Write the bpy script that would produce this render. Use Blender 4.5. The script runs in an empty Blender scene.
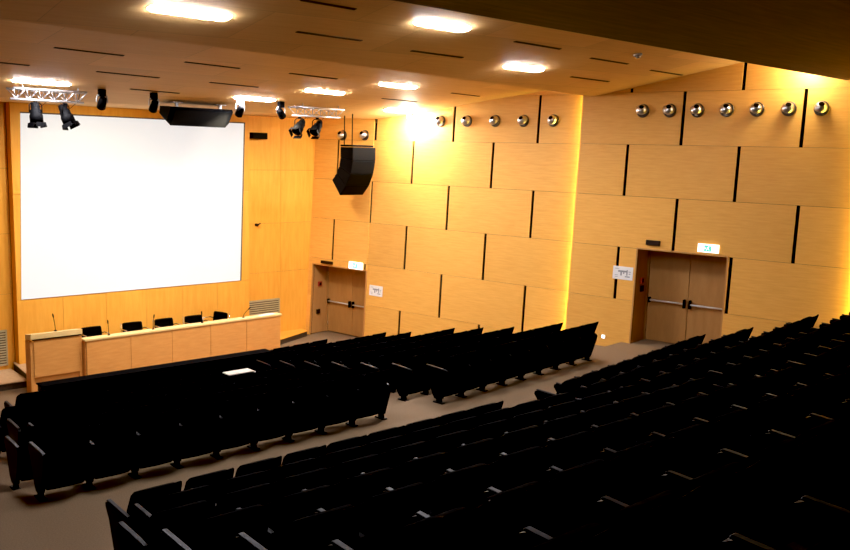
import bpy, bmesh, math, random
from mathutils import Vector, Matrix
random.seed(7)
scene = bpy.context.scene
COL = scene.collection
R = math.radians
PI = math.pi

# ---------------------------------------------------------------- materials
def mat(name, color, rough=0.6, metal=0.0, spec=0.5, emit=None, estr=0.0):
    m = bpy.data.materials.new(name); m.use_nodes = True
    b = m.node_tree.nodes['Principled BSDF']
    b.inputs['Base Color'].default_value = (*color, 1)
    b.inputs['Roughness'].default_value = rough
    b.inputs['Metallic'].default_value = metal
    b.inputs['Specular IOR Level'].default_value = spec
    if emit:
        b.inputs['Emission Color'].default_value = (*emit, 1)
        b.inputs['Emission Strength'].default_value = estr
    return m

def N(nt, kind, **kw):
    n = nt.nodes.new(kind)
    for k, v in kw.items(): setattr(n, k, v)
    return n

def noisy(name, c1, c2, scale=8.0, stretch=(1, 1, 1), rough=0.6, spec=0.4, detail=5, bump=0.0, island=0.0, rot=(0, 0, 0)):
    """two-tone procedural stuff: stretched noise between two colours, optional tone per separate board"""
    m = mat(name, c1, rough, 0, spec); nt = m.node_tree; b = nt.nodes['Principled BSDF']
    tc = N(nt, 'ShaderNodeTexCoord'); mp = N(nt, 'ShaderNodeMapping')
    mp.inputs['Scale'].default_value = stretch; mp.inputs['Rotation'].default_value = rot
    nz = N(nt, 'ShaderNodeTexNoise'); nz.inputs['Scale'].default_value = scale; nz.inputs['Detail'].default_value = detail
    nz.inputs['Roughness'].default_value = 0.6
    cr = N(nt, 'ShaderNodeValToRGB')
    cr.color_ramp.elements[0].position = 0.32; cr.color_ramp.elements[1].position = 0.68
    cr.color_ramp.elements[0].color = (*c1, 1); cr.color_ramp.elements[1].color = (*c2, 1)
    L = nt.links.new
    L(tc.outputs['Object'], mp.inputs['Vector']); L(mp.outputs['Vector'], nz.inputs['Vector'])
    L(nz.outputs['Fac'], cr.inputs['Fac'])
    out = cr.outputs['Color']
    if island:
        ge = N(nt, 'ShaderNodeNewGeometry'); mr = N(nt, 'ShaderNodeMapRange')
        mr.inputs['To Min'].default_value = 1 - island; mr.inputs['To Max'].default_value = 1 + island * 0.5
        mx = N(nt, 'ShaderNodeMix', data_type='RGBA', blend_type='MULTIPLY')
        mx.inputs['Factor'].default_value = 1
        L(ge.outputs['Random Per Island'], mr.inputs['Value'])
        L(out, mx.inputs['A']); L(mr.outputs['Result'], mx.inputs['B']); out = mx.outputs['Result']
    L(out, b.inputs['Base Color'])
    if bump:
        bp = N(nt, 'ShaderNodeBump'); bp.inputs['Strength'].default_value = bump; bp.inputs['Distance'].default_value = 0.01
        L(nz.outputs['Fac'], bp.inputs['Height']); L(bp.outputs['Normal'], b.inputs['Normal'])
    return m

def panelled(name, c1, c2, bw, bh, gap=0.006, dark=0.55, rough=0.5, tone=0.12):
    """plywood boards laid in running bond, seams as thin dark joints (object XY)"""
    m = mat(name, c1, 0.62, 0, 0.15); nt = m.node_tree; b = nt.nodes['Principled BSDF']; L = nt.links.new
    tc = N(nt, 'ShaderNodeTexCoord')
    br = N(nt, 'ShaderNodeTexBrick')
    br.inputs['Scale'].default_value = 1.0
    br.inputs['Brick Width'].default_value = bw; br.inputs['Row Height'].default_value = bh
    br.inputs['Mortar Size'].default_value = gap; br.inputs['Mortar Smooth'].default_value = 0.2
    br.inputs['Color1'].default_value = (1 - tone, 1 - tone, 1 - tone, 1); br.inputs['Color2'].default_value = (1, 1, 1, 1)
    br.inputs['Mortar'].default_value = (dark, dark, dark, 1)
    mp = N(nt, 'ShaderNodeMapping'); mp.inputs['Scale'].default_value = (0.5, 7, 7)
    nz = N(nt, 'ShaderNodeTexNoise'); nz.inputs['Scale'].default_value = 2.5; nz.inputs['Detail'].default_value = 6
    cr = N(nt, 'ShaderNodeValToRGB')
    cr.color_ramp.elements[0].position = 0.3; cr.color_ramp.elements[1].position = 0.7
    cr.color_ramp.elements[0].color = (*c1, 1); cr.color_ramp.elements[1].color = (*c2, 1)
    mx = N(nt, 'ShaderNodeMix', data_type='RGBA', blend_type='MULTIPLY'); mx.inputs['Factor'].default_value = 1
    L(tc.outputs['Object'], br.inputs['Vector']); L(tc.outputs['Object'], mp.inputs['Vector'])
    L(mp.outputs['Vector'], nz.inputs['Vector']); L(nz.outputs['Fac'], cr.inputs['Fac'])
    L(cr.outputs['Color'], mx.inputs['A']); L(br.outputs['Color'], mx.inputs['B'])
    L(mx.outputs['Result'], b.inputs['Base Color'])
    return m

M = {}
M['ply_wall'] = noisy('birch_ply_wall', (0.76, 0.375, 0.075), (0.84, 0.445, 0.098), 3.0, (0.8, 9, 2), 0.5, 0.22, 6, island=0.07)
M['ply_front'] = noisy('birch_ply_front', (0.77, 0.350, 0.048), (0.85, 0.415, 0.066), 2.0, (6, 6, 0.7), 0.5, 0.2, 6, island=0.06)
M['ply_desk'] = noisy('birch_ply_desk', (0.66, 0.29, 0.075), (0.74, 0.35, 0.10), 3.0, (1, 1, 6), 0.45, 0.3, 6, island=0.06)
M['ply_top'] = noisy('birch_ply_desk_top', (0.80, 0.55, 0.22), (0.86, 0.63, 0.28), 3.0, (1, 6, 6), 0.4, 0.4, 5)
M['ply_door'] = noisy('oak_door', (0.35, 0.170, 0.050), (0.42, 0.212, 0.066), 3.0, (2, 2, 0.5), 0.45, 0.35, 6)
M['ply_jamb'] = noisy('oak_jamb', (0.46, 0.22, 0.07), (0.54, 0.27, 0.085), 3.0, (2, 2, 0.5), 0.5, 0.3, 5)
M['ply_ceiling'] = panelled('ply_ceiling', (0.86, 0.53, 0.205), (0.92, 0.60, 0.245), 2.5, 1.22, 0.006, 0.7)
M['ply_painted_shade'] = panelled('ply_ceiling_painted_shade', (0.092, 0.062, 0.036), (0.138, 0.093, 0.055), 2.5, 1.22, 0.006, 0.7)  # same ceiling boards, the rear slab's lack of light put into the colour
M['void'] = mat('slot_void', (0.006, 0.004, 0.003), 0.9, 0, 0.0)
M['slit'] = mat('slit_dark', (0.10, 0.060, 0.028), 0.8, 0, 0.1)
M['carpet'] = noisy('brown_carpet', (0.172, 0.115, 0.066), (0.245, 0.168, 0.100), 60, (1, 1, 1), 0.95, 0.1, 4, bump=0.15)
M['dais'] = noisy('dais_floor', (0.46, 0.31, 0.18), (0.55, 0.38, 0.23), 12, (1, 1, 1), 0.6, 0.3, 4)
M['riser'] = noisy('dais_riser', (0.060, 0.042, 0.030), (0.085, 0.06, 0.043), 20, (1, 1, 1), 0.7, 0.2, 3)
M['plaster'] = noisy('back_plaster', (0.20, 0.12, 0.06), (0.26, 0.16, 0.08), 3, (1, 1, 1), 0.8, 0.2, 3)
M['fabric'] = noisy('black_seat_fabric', (0.0030, 0.0030, 0.0034), (0.0042, 0.0042, 0.0048), 90, (1, 1, 1), 0.95, 0.02, 2)
M['seat_plastic'] = mat('black_seat_plastic', (0.0030, 0.0031, 0.0040), 0.45, 0, 0.07)
M['arm'] = mat('armrest_cap', (0.006, 0.006, 0.008), 0.45, 0, 0.13)
M['black'] = noisy('black_paint', (0.0016, 0.0016, 0.002), (0.0026, 0.0026, 0.003), 40, (1, 1, 1), 0.6, 0.04, 2)
M['grille'] = noisy('black_speaker_grille', (0.003, 0.003, 0.003), (0.006, 0.006, 0.006), 200, (1, 1, 1), 0.8, 0.1, 2)
M['spk_side'] = noisy('speaker_side', (0.0022, 0.0025, 0.0032), (0.0035, 0.004, 0.005), 50, (1, 1, 1), 0.55, 0.05, 2)
M['chrome'] = mat('chrome', (0.72, 0.72, 0.72), 0.22, 1.0)
M['bar_steel'] = mat('brushed_steel_bar', (0.62, 0.58, 0.52), 0.45, 0.35)
M['nozzle'] = mat('satin_aluminium', (0.62, 0.60, 0.58), 0.30, 1.0)
M['nozzle_ring'] = mat('nozzle_ring', (0.10, 0.08, 0.06), 0.4, 0.8)
M['alu'] = mat('truss_aluminium', (0.62, 0.60, 0.60), 0.38, 0.85)
M['white_plastic'] = mat('white_plastic', (0.72, 0.70, 0.66), 0.5)
M['tablet'] = mat('pale_tablet', (0.80, 0.74, 0.62), 0.45)
M['paper'] = mat('paper', (0.80, 0.79, 0.76), 0.8, 0, 0.1)
M['ink'] = mat('grey_ink', (0.30, 0.31, 0.31), 0.8, 0, 0.1)
M['frame_dark'] = mat('screen_frame', (0.11, 0.085, 0.06), 0.6)
M['grey_slat'] = noisy('grille_slats', (0.42, 0.35, 0.21), (0.50, 0.42, 0.26), 8, (1, 1, 1), 0.5, 0.3, 2)
M['brown_box'] = mat('brown_box', (0.022, 0.009, 0.004), 0.6, 0, 0.15)
M['red'] = mat('red_plastic', (0.35, 0.025, 0.012), 0.5)
M['screen'] = mat('projection_screen', (0.30, 0.30, 0.30), 0.9, 0, 0.0, (0.97, 0.985, 1.0), 0.66)
M['lamp'] = mat('lamp_diffuser', (0.9, 0.9, 0.9), 0.5, 0, 0.2, (0.95, 0.93, 1.0), 235.0)
M['lens'] = mat('spot_lens', (0.9, 0.9, 0.9), 0.3, 0, 0.2, (1.0, 0.95, 0.80), 45.0)
M['sign_white'] = mat('exit_sign_face', (0.85, 0.9, 0.86), 0.5, 0, 0.2, (0.97, 1.0, 0.93), 1.3)
M['sign_green'] = mat('exit_sign_green', (0.02, 0.45, 0.30), 0.5, 0, 0.2, (0.22, 0.85, 0.68), 0.7)
M['cove'] = mat('cove_tube', (0.9, 0.8, 0.4), 0.5, 0, 0.2, (1.0, 0.72, 0.10), 190.0)
M['step_led'] = mat('step_light_lens', (0.9, 0.9, 0.9), 0.4, 0, 0.2, (1.0, 0.97, 0.88), 6.0)

# ---------------------------------------------------------------- mesh helpers
def link(name, bm, m, parent=None, smooth=False, loc=None):
    me = bpy.data.meshes.new(name)
    bmesh.ops.recalc_face_normals(bm, faces=bm.faces)
    bm.to_mesh(me); bm.free()
    for x in (m if isinstance(m, (list, tuple)) else [m]): me.materials.append(x)
    if smooth:
        for p in me.polygons: p.use_smooth = True
    o = bpy.data.objects.new(name, me); COL.objects.link(o)
    if parent: o.parent = parent
    if loc is not None: o.location = loc
    return o

def thing(name, label, cat, loc=(0, 0, 0), rz=0.0, group=None):
    o = bpy.data.objects.new(name, None); COL.objects.link(o)
    o.empty_display_size = 0.1
    o.location = loc; o.rotation_euler = (0, 0, rz)
    o['label'] = label; o['category'] = cat
    if group: o['group'] = group
    return o

def tag(o, label, cat, group=None):
    o['label'] = label; o['category'] = cat
    if group: o['group'] = group
    return o

def struct(o):
    o['kind'] = 'structure'; return o

def nb(): return bmesh.new()

def hexa(bm, pts, mi=0):
    """8 corners: bottom loop of four then top loop of four"""
    v = [bm.verts.new(p) for p in pts]
    fs = [(0, 3, 2, 1), (4, 5, 6, 7), (0, 1, 5, 4), (1, 2, 6, 5), (2, 3, 7, 6), (3, 0, 4, 7)]
    for f in fs:
        fc = bm.faces.new([v[i] for i in f]); fc.material_index = mi
    return v

def box(bm, x0, x1, y0, y1, z0, z1, mi=0):
    return hexa(bm, [(x0, y0, z0), (x1, y0, z0), (x1, y1, z0), (x0, y1, z0), (x0, y0, z1), (x1, y0, z1), (x1, y1, z1), (x0, y1, z1)], mi)

def rbox(bm, x0, x1, y0, y1, z0, z1, r=0.01, seg=2, mi=0):
    t = nb(); box(t, x0, x1, y0, y1, z0, z1)
    bmesh.ops.bevel(t, geom=list(t.edges), offset=r, segments=seg, affect='EDGES', profile=0.5)
    add(bm, t, mi=mi)

def add(bm, t, mat4=None, mi=None):
    mp = {}
    for v in t.verts:
        mp[v] = bm.verts.new(mat4 @ v.co if mat4 else v.co)
    for f in t.faces:
        try:
            nf = bm.faces.new([mp[v] for v in f.verts])
            nf.material_index = f.material_index if mi is None else mi
            nf.smooth = f.smooth
        except ValueError: pass
    t.free()

def frame_to(d):
    d = Vector(d).normalized()
    a = Vector((0, 0, 1)) if abs(d.z) < 0.9 else Vector((1, 0, 0))
    u = d.cross(a).normalized(); v = d.cross(u).normalized()
    return u, v, d

def tube(bm, pts, r, n=8, caps=True, mi=0):
    pts = [Vector(p) for p in pts]; rs = r if isinstance(r, (list, tuple)) else [r] * len(pts)
    rings = []
    u = None
    for i, p in enumerate(pts):
        d = (pts[min(i + 1, len(pts) - 1)] - pts[max(i - 1, 0)])
        if u is None: u, v, d = frame_to(d)
        else:
            d.normalize(); u = (u - d * u.dot(d)).normalized(); v = d.cross(u)
        rings.append([bm.verts.new(p + (u * math.cos(2 * PI * k / n) + v * math.sin(2 * PI * k / n)) * rs[i]) for k in range(n)])
    for a, b in zip(rings, rings[1:]):
        for k in range(n):
            f = bm.faces.new([a[k], a[(k + 1) % n], b[(k + 1) % n], b[k]]); f.material_index = mi; f.smooth = True
    if caps:
        f = bm.faces.new(rings[0][::-1]); f.material_index = mi
        f = bm.faces.new(rings[-1]); f.material_index = mi

def prism(bm, poly, axis, a0, a1, mi=0):
    """extrude polygon of 2D points along axis ('x','y','z')"""
    def P(p, a):
        return {'x': (a, p[0], p[1]), 'y': (p[0], a, p[1]), 'z': (p[0], p[1], a)}[axis]
    A = [bm.verts.new(P(p, a0)) for p in poly]; B = [bm.verts.new(P(p, a1)) for p in poly]
    n = len(poly)
    for f in [A[::-1], B] + [[A[i], A[(i + 1) % n], B[(i + 1) % n], B[i]] for i in range(n)]:
        fc = bm.faces.new(f); fc.material_index = mi

def loft(bm, rings, closed_ends=True, mi=0, smooth=True):
    V = [[bm.verts.new(p) for p in r] for r in rings]
    n = len(V[0])
    for a, b in zip(V, V[1:]):
        for k in range(n):
            f = bm.faces.new([a[k], a[(k + 1) % n], b[(k + 1) % n], b[k]]); f.smooth = smooth; f.material_index = mi
    if closed_ends:
        bm.faces.new(V[0][::-1]).material_index = mi; bm.faces.new(V[-1]).material_index = mi

def aim(bm_local, pos, fwd, up=(0, 0, 1)):
    """matrix taking local -Z to fwd at pos"""
    f = Vector(fwd).normalized(); z = -f
    x = Vector(up).cross(z).normalized(); y = z.cross(x)
    return Matrix(((x.x, y.x, z.x, pos[0]), (x.y, y.y, z.y, pos[1]), (x.z, y.z, z.z, pos[2]), (0, 0, 0, 1)))

ORD = ['zeroth', 'first', 'second', 'third', 'fourth', 'fifth', 'sixth', 'seventh', 'eighth', 'ninth', 'tenth', 'eleventh', 'twelfth', 'thirteenth']

# ---------------------------------------------------------------- camera
F = 880.0
cam = bpy.data.cameras.new('camera'); camo = bpy.data.objects.new('camera', cam); COL.objects.link(camo)
cam.sensor_fit = 'HORIZONTAL'; cam.sensor_width = 36.0; cam.lens = F / 850 * 36.0
cam.clip_end = 200; cam.clip_start = 0.05
Rw = ((0.7403306, -0.0736534, 0.6681959), (-0.6717113, -0.1205710, 0.7309354), (0.0267292, -0.9899686, -0.1387362))
EYE = Vector((0, 0, 5.55))
camo.matrix_world = Matrix(((Rw[0][0], -Rw[0][1], -Rw[0][2], EYE.x), (Rw[1][0], -Rw[1][1], -Rw[1][2], EYE.y), (Rw[2][0], -Rw[2][1], -Rw[2][2], EYE.z), (0, 0, 0, 1)))
scene.camera = camo

# ---------------------------------------------------------------- right wall (leans outward, fans out from the stage)
WD = Vector((-0.15704, 0.98759, 0)); OD = Vector((0.98759, 0.15704, 0)); PB = Vector((16.932, 11.459, 1.3))
LEAN = R(3); SD = Vector((0, 0, math.cos(LEAN))) + OD * math.sin(LEAN); ND = OD * math.cos(LEAN) - Vector((0, 0, math.sin(LEAN)))
def wp(w, s, o=0.0): return PB + WD * w + SD * s + ND * o
def wk(w, o): return w + (w + 8.66) * o / 18.8          # same bearing on a plane set back by o
WM = Matrix.Identity(4)
for i in range(3):
    WM[i][0], WM[i][1], WM[i][2], WM[i][3] = WD[i], SD[i], ND[i], PB[i]   # local x along wall (to the stage), y up the wall, z into the wall

LINES = [8.05, 6.88, 5.715, 4.545, 3.375, 2.195, 0.985, -0.195, -1.42, -2.6]
SLOTS = [[8.2, 5.46, 2.87, -0.8, -3.33, -5.9, -8.5, -11, -13.6, -16.2], [9.65, 6.8, 4.16, 0.47, -2.06, -4.6, -7.2, -9.8, -12.4, -15],
         [8.2, 5.46, 2.87, -0.80, -3.33, -5.9, -8.5, -11, -13.6, -16.2], [9.65, 6.8, 4.165, 0.455, -2.09, -4.65, -7.2, -9.8, -12.4, -15],
         [8.25, 5.505, 2.885, -0.83, -3.40, -5.95, -8.5, -11, -13.6, -16.2], [9.68, 6.88, 4.225, 0.48, -2.14, -4.7, -7.2, -9.8, -12.4, -15],
         [8.36, 5.57, 2.925, -0.82, -3.46, -6.0, -8.5, -11, -13.6, -16.2], [9.7, 6.95, 4.25, 0.5, -2.2, -4.75, -7.2, -9.8, -12.4, -15],
         [8.3, 5.6, 2.95, -0.82, -3.5, -6.0, -8.5, -11, -13.6, -16.2]]
def minus(rects, h):
    out = []
    for (a, b, c, d) in rects:
        if b <= h[0] or a >= h[1] or d <= h[2] or c >= h[3]: out.append((a, b, c, d)); continue
        if a < h[0]: out.append((a, h[0], c, d))
        if b > h[1]: out.append((h[1], b, c, d))
        if d > h[3]: out.append((max(a, h[0]), min(b, h[1]), h[3], d))
        if c < h[2]: out.append((max(a, h[0]), min(b, h[1]), c, h[2]))
    return out
DOOR2 = (-2.05, 0.0, -3, 2.185); DOOR1 = (wk(8.30, .1), wk(10.47, .1), -3, 0.775)
def wall_section(name, w0, w1, o, door=None, label=None):
    bm = nb(); g = 0.038; e = 0.003
    for k in range(len(LINES) - 1):
        hi, lo = LINES[k] - e, LINES[k + 1] + e
        cuts = sorted(wk(x, o) for x in SLOTS[k])
        xs = [-99] + cuts + [99]
        for a, b in zip(xs, xs[1:]):
            a2, b2 = max(w0, a + g), min(w1, b - g)
            if b2 - a2 < 0.02: continue
            for (p, q, c, d) in (minus([(a2, b2, lo, hi)], door) if door else [(a2, b2, lo, hi)]):
                box(bm, p, q, c, d, o, o + 0.03)
    back = [(w0, w1, LINES[-1], LINES[0])]
    for (p, q, c, d) in (minus(back, door) if door else back):
        box(bm, p, q, c, d, o + 0.055, o + 0.07, 1)
    ob = link(name, bm, [M['ply_wall'], M['void']]); ob.matrix_world = WM
    return struct(ob)
wall_section('wall_right', -4.80, 1.70, 0.0, DOOR2)
wall_section('wall_right_rear', -20.5, -4.60, -0.13)
wall_section('wall_right_middle', 1.45, wk(8.27, .1), 0.13)
wall_section('wall_right_front', wk(8.27, .1) + 0.002, 11.4, 0.10, DOOR1)
# return of the rear section's edge (solid end board) and the lit cove tube tucked behind it
bm = nb(); box(bm, 1.665, 1.70, -2.6, 8.05, 0.03, 0.06)
o = link('trim_1', bm, M['ply_wall']); o.matrix_world = WM; struct(o)
bm = nb(); tube(bm, [(1.60, -1.2, 0.092), (1.60, 5.75, 0.092)], 0.014, 8)
o = link('cove_light_tube', bm, M['cove']); o.matrix_world = WM
tag(o, 'warm yellow light tube behind the vertical step in the right wall', 'light')
bm = nb(); box(bm, -4.635, -4.60, -2.6, 8.05, -.10, -.07)
o = link('trim_4', bm, M['ply_wall']); o.matrix_world = WM; struct(o)
bm = nb(); tube(bm, [(-4.70, -1.2, -.038), (-4.70, 6.6, -.038)], 0.014, 8)
o = link('cove_light_tube', bm, M['cove']); o.matrix_world = WM
tag(o, 'warm yellow light tube behind the rear wall step at the right picture edge', 'light')

# ---------------------------------------------------------------- ceiling: three slabs stepping like a sawtooth
def c1z(y): return 6.43 if y >= 19.6 else 6.43 + 0.1283 * (19.6 - y)
E1 = lambda x: 11.0 + 0.1384 * (x - 3.36)
def c2(x, y): return 6.93 + 0.0263 * (x - 3.36) - 0.190 * (y - 11.0)
XL, XR = -7.0, 19.2
def slab(name, pts, m, th=0.12):
    """pts: lower-face grid rows (list of rows of points); closed slab"""
    bm = nb()
    lo = [[bm.verts.new(p) for p in r] for r in pts]; up = [[bm.verts.new((p[0], p[1], p[2] + th)) for p in r] for r in pts]
    nr, nc = len(pts), len(pts[0])
    for i in range(nr - 1):
        for j in range(nc - 1):
            bm.faces.new([lo[i][j], lo[i][j + 1], lo[i + 1][j + 1], lo[i + 1][j]])
            bm.faces.new([up[i][j], up[i + 1][j], up[i + 1][j + 1], up[i][j + 1]])
    edge = [(0, j) for j in range(nc)] + [(i, nc - 1) for i in range(1, nr)] + [(nr - 1, j) for j in range(nc - 2, -1, -1)] + [(i, 0) for i in range(nr - 2, 0, -1)]
    for (a, b), (c, d) in zip(edge, edge[1:] + edge[:1]):
        bm.faces.new([lo[a][b], lo[c][d], up[c][d], up[a][b]])
    return struct(link(name, bm, m))
slab('ceiling', [[(XL, 22.6, 6.43), (XR, 22.6, 6.43)], [(XL, 19.6, 6.43), (XR, 19.6, 6.43)],
                 [(XL, E1(XL) - .2, c1z(E1(XL) - .2)), (XR, E1(XR) - .2, c1z(E1(XR) - .2))]], M['ply_ceiling'])
slab('ceiling_middle', [[(XL, E1(XL), c2(XL, E1(XL))), (XR, E1(XR), c2(XR, E1(XR)))], [(XL, 7.2, c2(XL, 7.2)), (XR + .6, 7.2, c2(XR + .6, 7.2))]], M['ply_ceiling'])
slab('ceiling_rear', [[(XL, 7.5, 7.15), (XR + .6, 7.5, 7.15)], [(XL, -8.5, 9.4), (XR + 2.6, -8.5, 9.4)]], M['ply_painted_shade'])
# upright boards closing the steps between the slabs
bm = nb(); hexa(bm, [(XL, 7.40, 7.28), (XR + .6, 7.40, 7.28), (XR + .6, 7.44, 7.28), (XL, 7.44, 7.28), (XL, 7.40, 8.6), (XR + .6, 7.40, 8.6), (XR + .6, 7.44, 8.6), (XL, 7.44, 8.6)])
struct(link('trim_2', bm, M['ply_painted_shade']))
bm = nb()
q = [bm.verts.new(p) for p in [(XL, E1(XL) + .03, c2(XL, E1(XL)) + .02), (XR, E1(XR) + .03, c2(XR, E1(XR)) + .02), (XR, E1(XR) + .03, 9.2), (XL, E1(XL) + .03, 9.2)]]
bm.faces.new(q); struct(link('trim_3', bm, M['ply_painted_shade']))

# ---------------------------------------------------------------- front wall
YF = 21.8
def front_panels(name, xs, zs, y0, y1, m):
    bm = nb()
    for a, b in zip(xs, xs[1:]):
        for c, d in zip(zs, zs[1:]):
            box(bm, a + .003, b - .003, y0, y1, c + .003, d - .003)
    box(bm, xs[0], xs[-1], y1 - 0.02, y1 + 0.04, zs[0], zs[-1], 1)
    return struct(link(name, bm, [m, M['void']]))
front_panels('wall_front', [6.77, 7.85, 8.93, 10.0, 11.05, 12.1, 13.12], [-0.15, 1.78, 4.3, 6.43], YF, YF + 0.31, M['ply_front'])
front_panels('wall_front_right', [13.12, 14.35, 15.6, 16.6], [-0.15, 1.9, 3.35, 4.9, 6.43], YF + 0.30, YF + 0.34, M['ply_front'])
front_panels('wall_front_left', [-7.0, -4, -1.5, 1.0, 3.5, 5.6, 6.77], [-0.15, 1.9, 3.35, 4.9, 6.43], YF + 0.30, YF + 0.34, M['ply_front'])
# projection screen
sc = thing('projection_screen', 'large white lit projection screen filling the front wall', 'screen', (9.89, YF, 1.79))
def lean_x(bm):
    for v in bm.verts: v.co.x += 0.13 * v.co.z / 4.4
bm = nb(); rbox(bm, -3.02, 2.91, -0.03, -0.006, 0, 4.40, 0.004, 1); lean_x(bm); link('screen_sheet', bm, M['screen'], sc)
bm = nb()
box(bm, -3.02, 2.945, -0.038, -0.001, 4.40, 4.43); box(bm, 2.91, 2.945, -0.038, -0.001, -0.0, 4.40); lean_x(bm)
link('screen_border', bm, M['frame_dark'], sc)
# ventilation grilles in the wing walls
def vent(x0, x1, z0, z1, label):
    t = thing('ventilation_grille', label, 'vent', ((x0 + x1) / 2, YF + 0.30, z0))
    hw = (x1 - x0) / 2; h = z1 - z0
    bm = nb(); box(bm, -hw, hw, -0.012, -0.001, 0, h); link('back_plate', bm, M['slit'], t)
    bm = nb(); n = int(h / 0.062)
    for k in range(n): box(bm, -hw + .02, hw - .02, -0.035, -0.008, (k + .2) * h / n, (k + .72) * h / n)
    link('slats', bm, M['grey_slat'], t)
    bm = nb()
    for a in ((-hw, -hw + .03, 0, h), (hw - .03, hw, 0, h), (-hw, hw, 0, .03), (-hw, hw, h - .03, h)): box(bm, a[0], a[1], -0.04, -0.001, a[2], a[3])
    link('frame', bm, M['grey_slat'], t)
vent(13.13, 14.32, 0.28, 1.10, 'grey slatted ventilation grille low on wall right of the screen')
vent(5.6, 6.60, 0.17, 1.04, 'grey slatted ventilation grille low on wall left of the screen')
bm = nb(); tube(bm, [(0, 0, 0), (0, -.10, .02), (.05, -.16, .05)], .016, 8); tube(bm, [(-.04, -.12, -.03), (.06, -.13, .06)], .018, 8); box(bm, -.04, .04, -.012, 0, -.04, .04)
o = link('wall_socket_arm', bm, M['brown_box'], None, loc=(13.52, YF + .30, 3.32)); tag(o, 'tiny dark bracket on the wall right of the screen', 'bracket')

# ---------------------------------------------------------------- floor: flat front, raked rows, level cross aisle, steep rear rows
PHF, PHN = 0.095, 0.13                       # turn of the right hand rows (slope dy/dx)
XB = 9.3
def yb(y, x, near): return y + (PHN if near else PHF) * max(0.0, x - XB)
FROW_Y = [16.94 - 0.92 * i for i in range(8)]; FROW_Z = [0.124 + 0.168 * i for i in range(8)]
NROW_Y = [8.2 - 1.0 * i for i in range(14)]; NROW_Z = [1.30 + 0.32 * i for i in range(14)]
FZ = -0.10
bm = nb()
prof = [(22.4, FZ, False)]
for i in range(8):
    yy = FROW_Y[i] + 0.46; prof.append((yy, FZ if i == 0 else FROW_Z[i - 1], False)); prof.append((yy, FROW_Z[i], False))
for i in range(1, 14):
    yy = NROW_Y[i] + 0.52; prof.append((yy, NROW_Z[i - 1], True)); prof.append((yy, NROW_Z[i], True))
prof.append((-8.6, NROW_Z[13], True))
cols = [-7.0, XB, 20.6]
rows_ = []
for (y, z, near) in prof:
    rows_.append([bm.verts.new((x, y if z == FZ and y > 20 or y < -8 else yb(y, x, near), z)) for x in cols])
for a, b in zip(rows_, rows_[1:]):
    for j in range(2): bm.faces.new([a[j], a[j + 1], b[j + 1], b[j]])
struct(link('floor', bm, M['carpet']))
# dais with a lower step on its left
bm = nb()
prism(bm, [(6.72, 22.1), (6.60, 20.72), (13.15, 20.72), (13.15, 22.1)], 'z', 0.20, 0.22)
prism(bm, [(6.74, 22.1), (6.62, 20.74), (13.13, 20.74), (13.13, 22.1)], 'z', FZ, 0.20, 1)
struct(link('floor_dais', bm, [M['dais'], M['riser']]))
bm = nb(); prism(bm, [(13.15, 22.1), (13.15, 20.95), (13.62, 21.1), (15.12, 21.74), (15.12, 22.1)], 'z', 0.05, 0.07)
prism(bm, [(13.15, 22.1), (13.15, 20.97), (13.61, 21.12), (15.10, 21.76), (15.10, 22.1)], 'z', FZ, 0.05, 1)
struct(link('floor_step', bm, [M['ply_front'], M['riser']]))
bm = nb(); box(bm, 1.0, 6.66, 20.76, 22.1, 0.05, 0.07); box(bm, 1.0, 6.66, 20.79, 22.1, FZ, 0.05, 1)
struct(link('floor_step', bm, [M['dais'], M['riser']]))
# rest of the shell
bm = nb(); box(bm, -7.1, -7.0, -8.6, 22.4, -0.2, 9.6); struct(link('wall_left', bm, M['plaster']))
bm = nb(); box(bm, -7.1, 21.5, -8.7, -8.6, -0.2, 9.8); struct(link('wall_back', bm, M['plaster']))

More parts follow.
